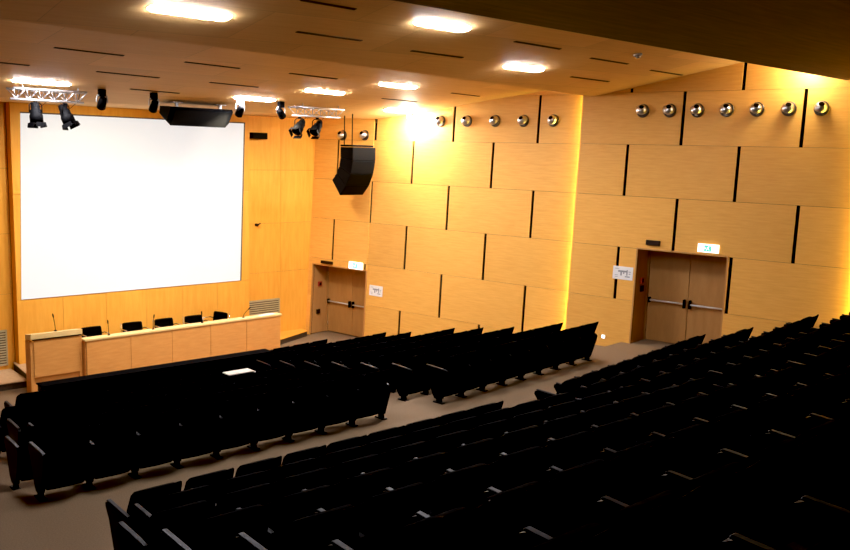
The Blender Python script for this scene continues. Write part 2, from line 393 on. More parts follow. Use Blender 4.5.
# ---------------------------------------------------------------- doors
def door(n, w0, w1, top, zf, o, depth):
    """double door set back in a lined opening of the leaning wall"""
    t = bpy.data.objects.new('door_%d' % n, None); COL.objects.link(t); t['kind'] = 'structure'
    base = PB + WD * ((w0 + w1) / 2) + OD * 0; base.z = zf
    t.matrix_world = Matrix(((WD.x, OD.x, 0, base.x), (WD.y, OD.y, 0, base.y), (WD.z, OD.z, 1, base.z), (0, 0, 0, 1)))
    hw = (w1 - w0) / 2; zt = PB.z + top * math.cos(LEAN) - zf
    def face(z): return (z + zf - PB.z) * math.tan(LEAN) + o - 0.004     # wall face, outward distance at height z
    D = depth
    bm = nb()
    for sgn in (-1, 1):
        a, b = sgn * hw, sgn * (hw + 0.03)
        hexa(bm, [(a, face(0), 0), (b, face(0), 0), (b, D + .1, 0), (a, D + .1, 0), (a, face(zt), zt), (b, face(zt), zt), (b, D + .1, zt), (a, D + .1, zt)])
    f = face(zt); hexa(bm, [(-hw - .03, f, zt), (hw + .03, f, zt), (hw + .03, D + .1, zt), (-hw - .03, D + .1, zt), (-hw - .03, f, zt + .03), (hw + .03, f, zt + .03), (hw + .03, D + .1, zt + .03), (-hw - .03, D + .1, zt + .03)])
    link('frame', bm, M['ply_jamb'], t)
    bm = nb()
    for sgn in (-1, 1): box(bm, min(sgn * hw, sgn * (hw - .05)), max(sgn * hw, sgn * (hw - .05)), D - .03, D + .05, 0, zt)
    box(bm, -hw + .05, hw - .05, D - .03, D + .05, zt - .05, zt); link('casing', bm, M['ply_door'], t)
    bm = nb(); box(bm, -hw, hw, D + .06, D + .1, 0, zt); link('backing', bm, M['void'], t)
    cw = hw - .05
    for sgn in (-1, 1):
        a, b = (0.006, cw - .006) if sgn > 0 else (-cw + .006, -0.006)
        bm = nb(); rbox(bm, a, b, D, D + .045, .012, zt - .058, .004, 1); lf = link('door_leaf', bm, M['ply_door'], t)
        bm = nb(); tube(bm, [(a + .06, D - .075, .97), (b - .06, D - .075, .97)], .020, 10); pb = link('panic_bar', bm, M['bar_steel'], lf)
        inner = 0.07 if sgn > 0 else -0.07; outer = (b - .06) if sgn > 0 else (a + .06)
        for xx, hh in ((inner, .10), (outer, .065)):
            bm = nb(); rbox(bm, xx - .02, xx + .02, D - .10, D, .97 - hh, .97 + hh, .008); link('bar_housing', bm, M['black'], lf)
        bm = nb()
        for zz in (.25, 1.05, 1.85): tube(bm, [(b - .003 if sgn > 0 else a + .003, D - .008, zz - .05), (b - .003 if sgn > 0 else a + .003, D - .008, zz + .05)], .011, 8)
        link('hinges', bm, M['chrome'], lf)
    return t
door(1, DOOR1[0], DOOR1[1], DOOR1[3], FZ + .02, 0.10, 0.75)
door(2, -2.05, 0.0, 2.185, 1.30, 0.0, 0.70)

def on_wall(o, label, cat, group=None):
    o.matrix_world = WM @ o.matrix_world; return tag(o, label, cat, group)
def wall_box(name, w0, w1, s0, s1, o, th, m, label, cat):
    bm = nb(); rbox(bm, w0, w1, s0, s1, o - th, o - .001, min(.01, th * .3), 2)
    return on_wall(link(name, bm, m), label, cat)
wall_box('door_lock_unit', -0.53, -0.20, 2.30, 2.415, 0, .06, M['brown_box'], 'small dark brown unit above left corner of the rear double door', 'device')
wall_box('door_lock_unit', wk(9.63, .1), wk(10.10, .1), .84, .93, .1, .06, M['brown_box'], 'small dark brown unit above left corner of the stage side double door', 'device')
def exit_sign(w, s, o, sc_, label):
    t = thing('exit_sign', label, 'sign'); t.matrix_world = WM @ Matrix.Translation((w, s, o))
    w_, h = .25 * sc_, .10 * sc_
    bm = nb(); rbox(bm, -w_, w_, -h, h, -.06, -.001, .01); link('sign_body', bm, M['sign_white'], t)
    bm = nb(); box(bm, -w_ * .42, w_ * .36, -h * .70, h * .70, -.064, -.0605); gp = link('green_field', bm, M['sign_green'], t)
    bm = nb()           # running figure, doorway and arrow (local +x is the picture's left)
    def bar(p, q, r): 
        d = Vector((q[0] - p[0], q[1] - p[1])); n_ = Vector((-d.y, d.x)).normalized() * r
        hexa(bm, [(p[0] - n_.x, p[1] - n_.y, -.067), (q[0] - n_.x, q[1] - n_.y, -.067), (q[0] + n_.x, q[1] + n_.y, -.067), (p[0] + n_.x, p[1] + n_.y, -.067),
                  (p[0] - n_.x, p[1] - n_.y, -.0642), (q[0] - n_.x, q[1] - n_.y, -.0642), (q[0] + n_.x, q[1] + n_.y, -.0642), (p[0] + n_.x, p[1] + n_.y, -.0642)])
    k = h
    bm2 = nb(); bmesh.ops.create_circle(bm2, cap_ends=True, radius=.13 * k, segments=12); add(bm, bm2, Matrix.Translation((-.02, .45 * k, -.066)))
    for p, q in (((-.02, .3), (.0, -.05)), ((.0, -.05), (.25, -.2)), ((.25, -.2), (.3, -.5)), ((.0, -.05), (-.2, -.3)), ((-.2, -.3), (-.45, -.35)), ((-.02, .25), (.25, .12)), ((-.02, .25), (-.25, .05)),
                 ((-.9, -.6), (-.9, .6)), ((-.9, .6), (-.5, .6)), ((.45, 0), (.8, 0)), ((.62, .17), (.82, 0)), ((.62, -.17), (.82, 0))):
        bar((p[0] * k, p[1] * k), (q[0] * k, q[1] * k), .06 * k)
    link('running_figure', bm, M['sign_white'], gp)
exit_sign(-1.64, 2.345, 0.0, .92, 'lit green and white exit sign above the rear double door')
exit_sign(wk(8.68, .1), .91, .1, 1.05, 'lit exit sign above the double door beside the stage')
def notice(w, s, o, label):
    t = thing('paper_notice', label, 'notice'); t.matrix_world = WM @ Matrix.Translation((w, s, o))
    bm = nb(); box(bm, -.25, .25, -.15, .15, -.008, -.001); link('sheet', bm, M['paper'], t)
    bm = nb()
    for a in ((-.10, .12, .02, .06), (-.12, -.09, -.05, .08), (.02, .06, -.06, .03), (-.04, -.01, -.02, .05), (-.20, -.14, .03, .045), (-.19, -.15, -.02, .0), (-.18, -.06, -.09, -.065), (.1, .2, .09, .10), (.12, .2, -.06, -.05), (.12, .19, -.10, -.09)):
        box(bm, a[0], a[1], a[2], a[3], -.0095, -.0081)
    link('plan_drawing', bm, M['ink'], t)
notice(.32, 1.60, 0, 'white paper floor plan on the wall left of the rear double door')
notice(wk(7.90, .1), .26, .13, 'white paper floor plan on the wall right of the stage side door')
def step_light(w, s, o, label):
    t = thing('step_light', label, 'light', group='white step lights low on the right wall'); t.matrix_world = WM @ Matrix.Translation((w, s, o))
    bm = nb(); rbox(bm, -.05, .05, -.045, .045, -.02, -.001, .006); link('housing', bm, M['white_plastic'], t)
    bm = nb(); rbox(bm, -.035, .035, -.03, .03, -.026, -.0201, .002, 1); link('lens', bm, M['step_led'], t)
step_light(.68, .06, 0, 'small white step light low on the wall left of the rear door')
step_light(-2.72, .50, 0, 'small white step light on wall just right of the rear door')
step_light(-4.13, .97, 0, 'small white step light on wall near the right edge of the picture')
# things on the door linings
def on_jamb(name, w, out, z, parts, label, cat):
    t = thing(name, label, cat)
    b = PB + WD * w + OD * out; b.z = PB.z + z
    t.matrix_world = Matrix(((WD.x, OD.x, 0, b.x), (WD.y, OD.y, 0, b.y), (0, 0, 1, b.z), (0, 0, 0, 1)))
    for nm, (y0, y1, z0, z1, th), m in parts:
        bm = nb(); rbox(bm, -th, -.001, y0, y1, z0, z1, .006); link(nm, bm, m, t)
CP = lambda m: [('back_box', (-.07, .07, -.07, .07, .04), m), ('push_plate', (-.04, .04, -.04, .04, .048), M['brown_box'])]
on_jamb('fire_call_point', 0, .40, 1.43, CP(M['red']), 'red call point on the lining of the rear double door', 'alarm')
on_jamb('wall_switch', 0, .42, 1.24, CP(M['brown_box']), 'dark switch below red call point, rear door lining', 'switch')
on_jamb('fire_call_point', DOOR1[1], .42, .14, CP(M['red']), 'red call point on the lining of the stage side door', 'alarm')
on_jamb('wall_switch', DOOR1[1], .36, -.72, CP(M['brown_box']), 'dark switch low on the lining of the stage side door', 'switch')

# ---------------------------------------------------------------- ball-jet air nozzles along the top of the wall
def nozzle_bm():
    b1 = nb(); b2 = nb()
    n = 24
    rings = []
    for r, z in ((.150, -.001), (.150, -.03), (.135, -.04), (.122, -.032), (.122, -.002)):
        rings.append([(r * math.cos(2 * PI * k / n), r * math.sin(2 * PI * k / n), z) for k in range(n)])
    loft(b1, rings)
    rings = []
    for i in range(2, 8):                                   # ball with a round mouth, pole along -z
        a = PI * i / 14 * 0.98
        rings.append([(.128 * math.sin(a) * math.cos(2 * PI * k / n), .128 * math.sin(a) * math.sin(2 * PI * k / n), -.128 * math.cos(a)) for k in range(n)])
    loft(b2, rings, False)
    b3 = nb(); r0 = .128 * math.sin(PI * 2 / 14 * .98) * 1.02; z0 = -.128 * math.cos(PI * 2 / 14 * .98)
    loft(b3, [[(r0 * math.cos(2 * PI * k / n), r0 * math.sin(2 * PI * k / n), z0 - .004) for k in range(n)], [(r0 * .95 * math.cos(2 * PI * k / n), r0 * .95 * math.sin(2 * PI * k / n), z0 + .05) for k in range(n)]])
    return b1, b2, b3
b1, b2, b3 = nozzle_bm()
npro = thing('air_nozzle', 'x', 'air nozzle', group='ball air nozzles along the top of the right wall')
link('rim', b1, M['nozzle_ring'], npro)
ball = link('ball', b2, M['nozzle'], npro); ball.location = (0, 0, -.066); ball.rotation_euler = (R(32), R(14), 0)
link('mouth', b3, M['void'], ball)
def copy_tree(o, parent=None):
    c = o.copy(); COL.objects.link(c)
    if parent: c.parent = parent
    for ch in list(o.children): copy_tree(ch, c)
    return c
NZ = [(9.48, 4.67, .1, 'first silver ball air nozzle on wall above the hanging loudspeaker array, left of two'),
      (8.61, 4.68, .1, 'second silver ball air nozzle on wall above hanging loudspeaker array, right of two')]
for i, (w, s) in enumerate([(5.9, 5.085), (5.03, 5.085), (4.15, 5.09), (3.30, 5.09), (2.45, 5.095)]):
    NZ.append((w, s, .13, '%s silver ball air nozzle from the left on the brightly lit middle wall' % ORD[i + 1]))
for i, (w, s) in enumerate([(.15, 5.3), (-.49, 5.3), (-1.12, 5.3), (-1.76, 5.305), (-2.39, 5.31), (-3.03, 5.315), (-3.66, 5.32)]):
    NZ.append((w, s, 0, '%s silver ball air nozzle from the left above the rear double door' % ORD[i + 1]))
for i, (w, s, o_, lab) in enumerate(NZ):
    c = npro if i == 0 else copy_tree(npro)
    c['label'] = lab; c.children[1 if c.children[1].name.startswith('ball') else 0].rotation_euler = (R(30), R(2), 0) if o_ else (R(36), R(20), 0)
    if not o_: [k for k in c.children if k.name.startswith('ball')][0].location.z = -.085
    c.matrix_world = WM @ Matrix.Translation((wk(w, o_), s, o_))

# ---------------------------------------------------------------- ceiling lamps and slits
def on_ceiling(x, y, which):
    """matrix with local z = ceiling's upward normal at a point of its lower face"""
    if which == 1:
        z = c1z(y); nrm = Vector((0, 0.1283 if y < 19.6 else 0, 1)).normalized()
    else:
        z = c2(x, y); nrm = Vector((-.0263, .190, 1)).normalized()
    ax = Vector((math.cos(.088), math.sin(.088), 0)); ax = (ax - nrm * ax.dot(nrm)).normalized(); ay = nrm.cross(ax)
    return Matrix(((ax.x, ay.x, nrm.x, x), (ax.y, ay.y, nrm.y, y), (ax.z, ay.z, nrm.z, z), (0, 0, 0, 1)))
def stadium(l, w, n=8):
    r = w / 2; c = l / 2 - r
    return [(c + r * math.cos(-PI / 2 + PI * k / n), r * math.sin(-PI / 2 + PI * k / n)) for k in range(n + 1)] + \
           [(-c + r * math.cos(PI / 2 + PI * k / n), r * math.sin(PI / 2 + PI * k / n)) for k in range(n + 1)]
LAMPS = [(5.27, 10.10, 2, 'ceiling lamp in middle ceiling slab, nearest the left edge'), (8.91, 9.51, 2, 'ceiling lamp in middle ceiling slab nearest the dark rear slab'),
         (12.54, 11.15, 2, 'ceiling lamp in middle ceiling slab closest to the right wall'), (6.10, 17.69, 1, 'ceiling lamp right above the left lighting truss'),
         (10.90, 17.87, 1, 'ceiling lamp right of the central loudspeaker over the screen edge'), (11.87, 16.48, 1, 'ceiling lamp right above the right lighting truss'),
         (12.95, 15.22, 1, 'ceiling lamp above and right of the hanging loudspeaker array'), (15.51, 18.13, 1, 'ceiling lamp next to the glaring spot at the right wall')]
lpro = None
for x, y, k, lab in LAMPS:
    if lpro is None:
        t = thing('ceiling_lamp', lab, 'lamp', group='long recessed ceiling lamps'); lpro = t
        bm = nb(); prism(bm, stadium(1.16, .28), 'z', -.006, -.001); link('lamp_frame', bm, M['white_plastic'], t)
        bm = nb(); prism(bm, stadium(1.08, .215), 'z', -.024, -.0062); link('diffuser', bm, M['lamp'], t)
    else:
        t = copy_tree(lpro); t['label'] = lab
    t.matrix_world = on_ceiling(x, y, k)
SL = [(5.90, 14.82, 1.2, 1, 'dark air slit in front ceiling, upper left of the two above the screen'), (4.85, 16.23, 1.12, 1, 'dark air slit in front ceiling at left picture edge'),
      (7.25, 16.38, 1.28, 1, 'dark air slit in front ceiling above the first small spotlight'), (8.45, 17.80, 1.14, 1, 'dark air slit in front ceiling just above central loudspeaker'),
      (8.23, 14.95, 1.18, 1, 'dark air slit in front ceiling nearest the middle slab, left half'), (9.59, 16.52, 1.2, 1, 'dark air slit in front ceiling above right half of the central loudspeaker'),
      (10.57, 15.07, 1.25, 1, 'dark air slit in front ceiling above the lamp over right truss'), (14.34, 16.78, 1.22, 1, 'dark air slit in front ceiling by the glaring wall spot'),
      (15.37, 15.52, 1.05, 1, 'dark air slit in front ceiling nearest the right wall'),
      (7.62, 10.47, 1.22, 2, 'dark air slit in middle ceiling slab, left of the second lamp'), (10.05, 10.83, 1.26, 2, 'dark air slit in middle ceiling slab between second and third lamp'),
      (11.45, 9.89, 1.3, 2, 'dark air slit in middle ceiling slab above the third lamp'), (6.73, 9.28, .9, 2, 'dark air slit in middle ceiling slab at top picture edge'),
      (14.0, 10.30, 1.34, 2, 'dark air slit in middle ceiling slab beside the smoke detector'), (16.5, 10.66, 1.4, 2, 'dark air slit in middle ceiling slab nearest the right wall'),
      (15.05, 11.54, 1.45, 2, 'dark air slit in middle ceiling slab above the wall step')]
for x, y, l, k, lab in SL:
    bm = nb(); hl = l / 2
    for p in ((-hl, hl, -.028, -.018), (-hl, hl, .018, .028), (-hl, -hl + .01, -.018, .018), (hl - .01, hl, -.018, .018)): box(bm, p[0], p[1], p[2], p[3], -.010, -.001)
    box(bm, -hl + .01, hl - .01, -.018, .018, -.006, -.001)
    o = link('air_slit', bm, M['slit']); o.matrix_world = on_ceiling(x, y, k); tag(o, lab, 'air slit', 'dark air slits in the ceiling')
t = thing('smoke_detector', 'small pale smoke detector on the middle ceiling slab near the right wall', 'detector'); t.matrix_world = on_ceiling(14.12, 9.77, 2)
bm = nb(); n = 16
loft(bm, [[(r * math.cos(2 * PI * k / n), r * math.sin(2 * PI * k / n), z) for k in range(n)] for r, z in ((.085, -.001), (.085, -.025), (.06, -.035))]); link('base', bm, M['white_plastic'], t)
bm = nb(); loft(bm, [[(r * math.cos(2 * PI * k / n), r * math.sin(2 * PI * k / n), z) for k in range(n)] for r, z in ((.05, -.035), (.045, -.07), (.02, -.08))]); link('sensor_head', bm, M['chrome'], t)

# wall-washing spots at the top of the wall
def wall_spot(w, s, o, power, label, name='wall_spot'):
    t = thing(name, label, 'lamp'); p = wp(w, s, o); t.location = p
    bm = nb(); n = 16
    loft(bm, [[(r * math.cos(2 * PI * k / n), r * math.sin(2 * PI * k / n), z) for k in range(n)] for r, z in ((.05, .10), (.075, .08), (.085, -.05), (.078, -.05))]); link('lamp_housing', bm, M['white_plastic'], t)
    bm = nb(); loft(bm, [[(r * math.cos(2 * PI * k / n), r * math.sin(2 * PI * k / n), z) for k in range(n)] for r, z in ((.076, -.051), (.072, -.062), (.03, -.066))]); link('lamp_lens', bm, M['lens'], t)
    bm = nb(); tube(bm, [(0, 0, .09), (0, 0, .30)], .014, 8); link('stem', bm, M['white_plastic'], t)
    l = bpy.data.lights.new('wall_spot_light', 'POINT'); l.energy = power; l.shadow_soft_size = .12 if w > 0 else .28; l.color = (1, .93, .74)
    lo = bpy.data.objects.new('wall_spot_light', l); COL.objects.link(lo); lo.location = p + Vector((-.02, 0, -.15))
wall_spot(6.72, 5.17, -.30, 200, 'glaring small spot lamp under ceiling against the middle wall')
wall_spot(-3.35, 6.25, -.34, 110, 'small spot lamp behind the rear ceiling edge at right wall')

# ---------------------------------------------------------------- hung stage gear
def par_can(pos, fwd, label, parent_z):
    t = thing('stage_spotlight', label, 'spotlight', pos, group='black stage spotlights on the trusses')
    f = Vector(fwd).normalized(); m4 = aim(None, (0, 0, 0), f)
    n = 18; b = nb()
    prof = ((.03, .20), (.075, .19), (.085, .10), (.085, .06), (.105, .05), (.105, -.02), (.125, -.06), (.125, -.20), (.118, -.20), (.112, -.10))
    loft(b, [[m4 @ Vector((r * math.cos(2 * PI * k / n), r * math.sin(2 * PI * k / n), z)) for k in range(n)] for r, z in prof]); link('lamp_body', b, M['black'], t)
    b = nb()
    for a in (0, PI / 2, PI, 3 * PI / 2):
        tt = nb(); hexa(tt, [(-.10, .125, -.20), (.10, .125, -.20), (.10, .13, -.20), (-.10, .13, -.20), (-.11, .14, -.29), (.11, .14, -.29), (.11, .145, -.29), (-.11, .145, -.29)])
        add(b, tt, m4 @ Matrix.Rotation(a, 4, 'Z'))
    link('barn_doors', b, M['black'], t)
    b = nb(); x = m4.to_3x3() @ Vector((1, 0, 0)); top = Vector((0, 0, .30))
    pts = [x * .135, x * .135 + Vector((0, 0, .14)), x * .08 + Vector((0, 0, .19)), x * -.08 + Vector((0, 0, .19)), x * -.135 + Vector((0, 0, .14)), x * -.135]
    tube(b, pts, .011, 6); link('yoke', b, M['black'], t)
    b = nb(); tube(b, [(0, 0, .20), (0, 0, parent_z)], .015, 8); box(b, -.03, .03, -.03, .03, parent_z - .05, parent_z); link('clamp', b, M['black'], t)
    b = nb(); tube(b, [m4 @ Vector((0, 0, .20)), m4 @ Vector((.02, 0, .30)), Vector((.10, .02, parent_z - .1)), Vector((.22, .04, parent_z))], .007, 6); link('power_cable', b, M['black'], t)
def truss(x0, x1, y, z, yaw, label):
    L = x1 - x0
    t = thing('lighting_truss', label, 'truss', ((x0 + x1) / 2, y, z), yaw)
    h = L / 2; w = .17
    b = nb(); tube(b, [(-h, -w, .10), (h, -w, .10)], .024, 8); link('chord', b, M['alu'], t)
    b = nb(); tube(b, [(-h, w, .10), (h, w, .10)], .024, 8); link('chord', b, M['alu'], t)
    b = nb(); tube(b, [(-h, 0, -.10), (h, 0, -.10)], .024, 8); link('chord', b, M['alu'], t)
    b = nb(); n = 6
    for k in range(n):
        xa, xb = -h + L * k / n, -h + L * (k + .5) / n; xc = -h + L * (k + 1) / n
        for yy in (-w, w):
            tube(b, [(xa, yy, .10), (xb, 0, -.10)], .010, 6); tube(b, [(xb, 0, -.10), (xc, yy, .10)], .010, 6)
        tube(b, [(xa, -w, .10), (xc, w, .10)], .010, 6)
    link('lattice', b, M['alu'], t)
    for s in (-1, 1):
        b = nb(); tube(b, [(s * h * .75, -w, .10), (s * h * .75, -w, c1z(y - w) - z)], .012, 6); tube(b, [(s * h * .75, w, .10), (s * h * .75, w, c1z(y + w) - z)], .012, 6); link('hanger', b, M['alu'], t)
truss(5.66, 7.10, 18.2, 6.45, .04, 'silver lattice truss below the ceiling at left, over the screen corner')
truss(12.12, 13.60, 18.2, 6.44, .05, 'silver lattice truss below the ceiling right of the screen')
par_can((6.14, 18.2, 6.11), (.03, -.12, -1), 'black stage spotlight on left truss, left of the two, pointing down', .212)
par_can((6.72, 18.2, 6.11), (.30, -.35, -1), 'black stage spotlight on left truss, right of the two, tilted', .212)
par_can((12.36, 18.2, 6.08), (-.90, -.45, -.85), 'black stage spotlight on the right truss, left of the two', .232)
par_can((12.88, 18.2, 6.08), (-.90, -.45, -.85), 'black stage spotlight on the right truss, right of the two', .232)
def mini_spot(x, y, white, label):
    zc = c1z(y)
    t = thing('ceiling_spotlight', label, 'spotlight', (x, y, zc), group='four small spotlights under the ceiling before the screen wall')
    b = nb(); rbox(b, -.07, .07, -.06, .06, -.15, -.002, .015); link('base', b, M['white_plastic'] if white else M['black'], t)
    b = nb(); tube(b, [(-.09, 0, -.12), (-.11, 0, -.2), (-.11, 0, -.27)], .014, 6); tube(b, [(.09, 0, -.12), (.11, 0, -.2), (.11, 0, -.27)], .014, 6); tube(b, [(-.09, 0, -.13), (.09, 0, -.13)], .014, 6); link('yoke', b, M['white_plastic'], t)
    b = nb(); n = 14; aim_at = (.12, .80, -.75) if x < 11 else (.80, .55, -.62); m4 = aim(None, (0, 0, -.28), aim_at)
    loft(b, [[m4 @ Vector((r * math.cos(2 * PI * k / n), r * math.sin(2 * PI * k / n), z)) for k in range(n)] for r, z in ((.03, .15), (.07, .13), (.085, .0), (.09, -.12), (.078, -.12), (.07, -.06))]); link('lamp_head', b, M['black'], t)
    l = bpy.data.lights.new('added_fill_beam', 'SPOT'); l.energy = 520; l.color = (1, .88, .66); l.spot_size = R(105); l.spot_blend = .9; l.shadow_soft_size = .08  # beam added to brighten the front walls and desk; only the heads are known
    lo = bpy.data.objects.new('added_fill_beam', l); COL.objects.link(lo); d_ = Vector(aim_at)
    lo.matrix_world = aim(None, (x, y, zc - .28), d_); lo.location = Vector((x, y, zc - .28)) + d_.normalized() * .14
for i, (x, w_) in enumerate([(7.39, 0), (8.51, 0), (10.59, 1), (11.69, 0)]):
    mini_spot(x, 18.0, w_, ['small black ceiling spotlight right of the left truss', 'small black ceiling spotlight at left end of the central loudspeaker', 'small pale ceiling spotlight at right end of the central loudspeaker', 'small black ceiling spotlight left of the right truss'][i])
# central loudspeaker
t = thing('central_loudspeaker', 'wide black loudspeaker box hung under the ceiling over the screen', 'loudspeaker', (10.02, 18.9, 5.985))
b = nb(); ra = []
def sec(x, k): return [(x, -.26, .36), (x, -.22, .42 ), (x, .26, .44), (x, .30, .18 + k), (x, -.06, k)]
rings = [sec(-.82, .10), sec(-.73, .0), sec(.66, .0), sec(.76, .10)]
loft(b, rings, True, 0, False); link('cabinet', b, M['spk_side'], t)
b = nb(); hexa(b, [(-.72, -.075, .012), (.65, -.075, .012), (.65, -.060, .008), (-.72, -.060, .008), (-.72, -.270, .35), (.65, -.270, .35), (.65, -.255, .35), (-.72, -.255, .35)]); link('front_grille', b, M['grille'], t)
for s in (-.55, .55):
    b = nb(); box(b, s - .03, s + .03, -.05, .0, .42, c1z(18.9) - 5.985); box(b, s - .12, s + .12, -.10, .06, c1z(18.9) - 5.985 - .02, c1z(18.9) - 5.985); link('hanging_bracket', b, M['white_plastic'], t)
# small loudspeaker on the wing wall
t = thing('wall_loudspeaker', 'small black loudspeaker box on the wall right of the screen top', 'loudspeaker', (13.52, YF + .30, 5.87))
b = nb(); rbox(b, -.25, .25, -.22, -.06, -.09, .09, .012); link('cabinet', b, M['black'], t)
b = nb(); rbox(b, -.23, .23, -.228, -.2201, -.075, .075, .003, 1); link('front_grille', b, M['grille'], t)
b = nb(); rbox(b, -.06, .06, -.06, -.001, -.05, .05, .008); link('wall_bracket', b, M['black'], t)
# J-shaped line array
t = thing('line_array_loudspeaker', 'black curved stack of loudspeakers hanging before the right wall', 'loudspeaker', (14.93, 18.9, 5.62))
fr = [(0, 0), (0.0, -.36), (.08, -.72), (.26, -1.05), (.54, -1.32)]
for i in range(4):
    (ya, za), (yb_, zb) = fr[i], fr[i + 1]
    d = Vector((yb_ - ya, zb - za)).normalized(); nrm = Vector((-d.y, d.x))          # towards the back
    if nrm.x < 0: nrm = -nrm
    def nn(k):
        a = Vector(fr[max(k - 1, 0)]); c = Vector(fr[min(k + 1, 4)]); e = (c - a).normalized(); q = Vector((-e.y, e.x)); return q if q.x > 0 else -q
    dep = .56
    A, Bq = Vector(fr[i]), Vector(fr[i + 1]); nA, nB = nn(i) , nn(i + 1)
    sh = d * .0015
    A2, B2 = A + sh, Bq - sh
    pts2 = [A2, B2, B2 + nB * dep, A2 + nA * dep]
    hw = .40
    b = nb(); hexa(b, [(-hw, pts2[0].x, pts2[0].y), (hw, pts2[0].x, pts2[0].y), (hw * .86, pts2[3].x, pts2[3].y), (-hw * .86, pts2[3].x, pts2[3].y)][:0] or
         [(-hw, pts2[1].x, pts2[1].y), (hw, pts2[1].x, pts2[1].y), (hw * .97, pts2[2].x, pts2[2].y), (-hw * .97, pts2[2].x, pts2[2].y),
          (-hw, pts2[0].x, pts2[0].y), (hw, pts2[0].x, pts2[0].y), (hw * .97, pts2[3].x, pts2[3].y), (-hw * .97, pts2[3].x, pts2[3].y)])
    bmesh.ops.bevel(b, geom=list(b.edges), offset=.012, segments=1, affect='EDGES')
    cab = link('cabinet', b, M['spk_side'], t)
    f0, f1 = A2 + d * .02 - nA * .006, B2 - d * .02 - nB * .006
    b = nb(); hexa(b, [(-hw + .02, f1.x, f1.y), (hw - .02, f1.x, f1.y), (hw - .02, f1.x + nB.x * .01, f1.y + nB.y * .01), (-hw + .02, f1.x + nB.x * .01, f1.y + nB.y * .01),
                       (-hw + .02, f0.x, f0.y), (hw - .02, f0.x, f0.y), (hw - .02, f0.x + nA.x * .01, f0.y + nA.y * .01), (-hw + .02, f0.x + nA.x * .01, f0.y + nA.y * .01)])
    link('front_grille', b, M['grille'], cab)
    mid = (A + Bq) / 2 + (nA + nB) / 2 * (dep - .03)
    b = nb(); rbox(b, -.34, -.24, mid.x - .05, mid.x + .06, mid.y - .06, mid.y + .06, .01); rbox(b, .24, .34, mid.x - .05, mid.x + .06, mid.y - .06, mid.y + .06, .01); link('rigging_block', b, M['black'], cab)
b = nb(); rbox(b, -.36, .36, .05, .60, .01, .06, .01); link('rigging_frame', b, M['black'], t)
for yy in (.15, .5):
    b = nb(); tube(b, [(-.30, yy, .05), (-.30, yy, c1z(18.9 + yy) - 5.62)], .014, 6); link('hanging_cable', b, M['black'], t)

# ---------------------------------------------------------------- lectern and panel desk
t = thing('lectern', 'birch plywood lectern at the left end of the stage desk', 'lectern', (6.46, 20.0, FZ))
H = 1.40; Wd = 1.15; D = .34
for x in (0, Wd - .07):
    b = nb(); rbox(b, x, x + .07, .02, D, 0, H - .18, .004, 1); link('side_panel', b, M['ply_desk'], t)
b = nb(); rbox(b, .072, Wd - .072, .0, .03, .40, H - .16, .003, 1); link('front_panel', b, M['ply_desk'], t)
b = nb(); rbox(b, .072, Wd - .072, .05, .08, .02, .385, .003, 1); link('kick_panel', b, M['ply_desk'], t)
b = nb(); hexa(b, [(-.0, -.03, H - .12), (Wd, -.03, H - .12), (Wd, D, H - .17), (-.0, D, H - .17), (-.0, -.03, H - .0), (Wd, -.03, H - .0), (Wd, D, H - .06), (-.0, D, H - .06)])
bmesh.ops.bevel(b, geom=list(b.edges), offset=.006, segments=1, affect='EDGES'); link('lectern_top', b, M['ply_top'], t)
b = nb(); box(b, .03, Wd - .03, -.02, .0, H - .15, H - .11); link('painted_shadow_strip', b, M['brown_box'], t)  # dark strip painted in as the shadow below the lectern top
DY = .04
desk = thing('panel_desk', 'long birch plywood desk with five front panels before the screen', 'desk', (7.64, 19.88, FZ), DY)
DL = 5.45; DH = 1.16
for k in range(5):
    b = nb(); rbox(b, .02 + k * (DL - .04) / 5 + .004, .02 + (k + 1) * (DL - .04) / 5 - .004, 0, .03, .0, DH - .05, .003, 1); link('front_panel', b, M['ply_desk'], desk)
b = nb(); box(b, .02, DL - .02, .031, .05, 0, DH - .06); link('back_rail', b, M['brown_box'], desk)
for x in (0, DL - .05):
    b = nb(); rbox(b, x, x + .05, .031, .22, 0, DH - .05, .003, 1); rbox(b, x, x + .05, .22, .64, 0, DH - .305, .003, 1); link('end_panel', b, M['ply_desk'], desk)
b = nb(); rbox(b, -.02, DL + .02, -.02, .24, DH - .048, DH, .006, 1); link('front_ledge', b, M['ply_top'], desk)
b = nb(); rbox(b, .05, DL - .05, .051, .64, DH - .30, DH - .26, .004, 1); link('desk_top', b, M['ply_top'], desk)
def on_desk(u, v):
    return (7.64 + u * math.cos(DY) - v * math.sin(DY), 19.88 + u * math.sin(DY) + v * math.cos(DY), FZ + DH)
def mic(pos, lean, ln, label):
    t = thing('gooseneck_microphone', label, 'microphone', pos, group='gooseneck microphones')
    n = 14; b = nb(); loft(b, [[(r * math.cos(2 * PI * k / n), r * math.sin(2 * PI * k / n), z) for k in range(n)] for r, z in ((.035, 0.001), (.035, .012), (.015, .025))]); link('base', b, M['black'], t)
    p = [Vector((lean * ln * (k / 6) ** 1.6, -.12 * ln * (k / 6) ** 2, .03 + ln * k / 6)) for k in range(7)]
    b = nb(); tube(b, p, .0065, 6); link('gooseneck', b, M['black'], t)
    d = (p[-1] - p[-2]).normalized(); b = nb(); tube(b, [p[-1] - d * .01, p[-1] + d * .02, p[-1] + d * .07, p[-1] + d * .09], [.010, .016, .016, .010], 8); link('microphone_head', b, M['black'], t)
mic((7.07, 20.16, FZ + H - .02), -.16, .30, 'gooseneck microphone on the lectern')
mic(on_desk(.62, .13), -.10, .26, 'gooseneck microphone on desk right of the first chair')
mic(on_desk(1.75, .13), .02, .26, 'gooseneck microphone on desk between the second and third chair')
mic(on_desk(3.1, .13), -.12, .20, 'gooseneck microphone on desk before the fourth chair')
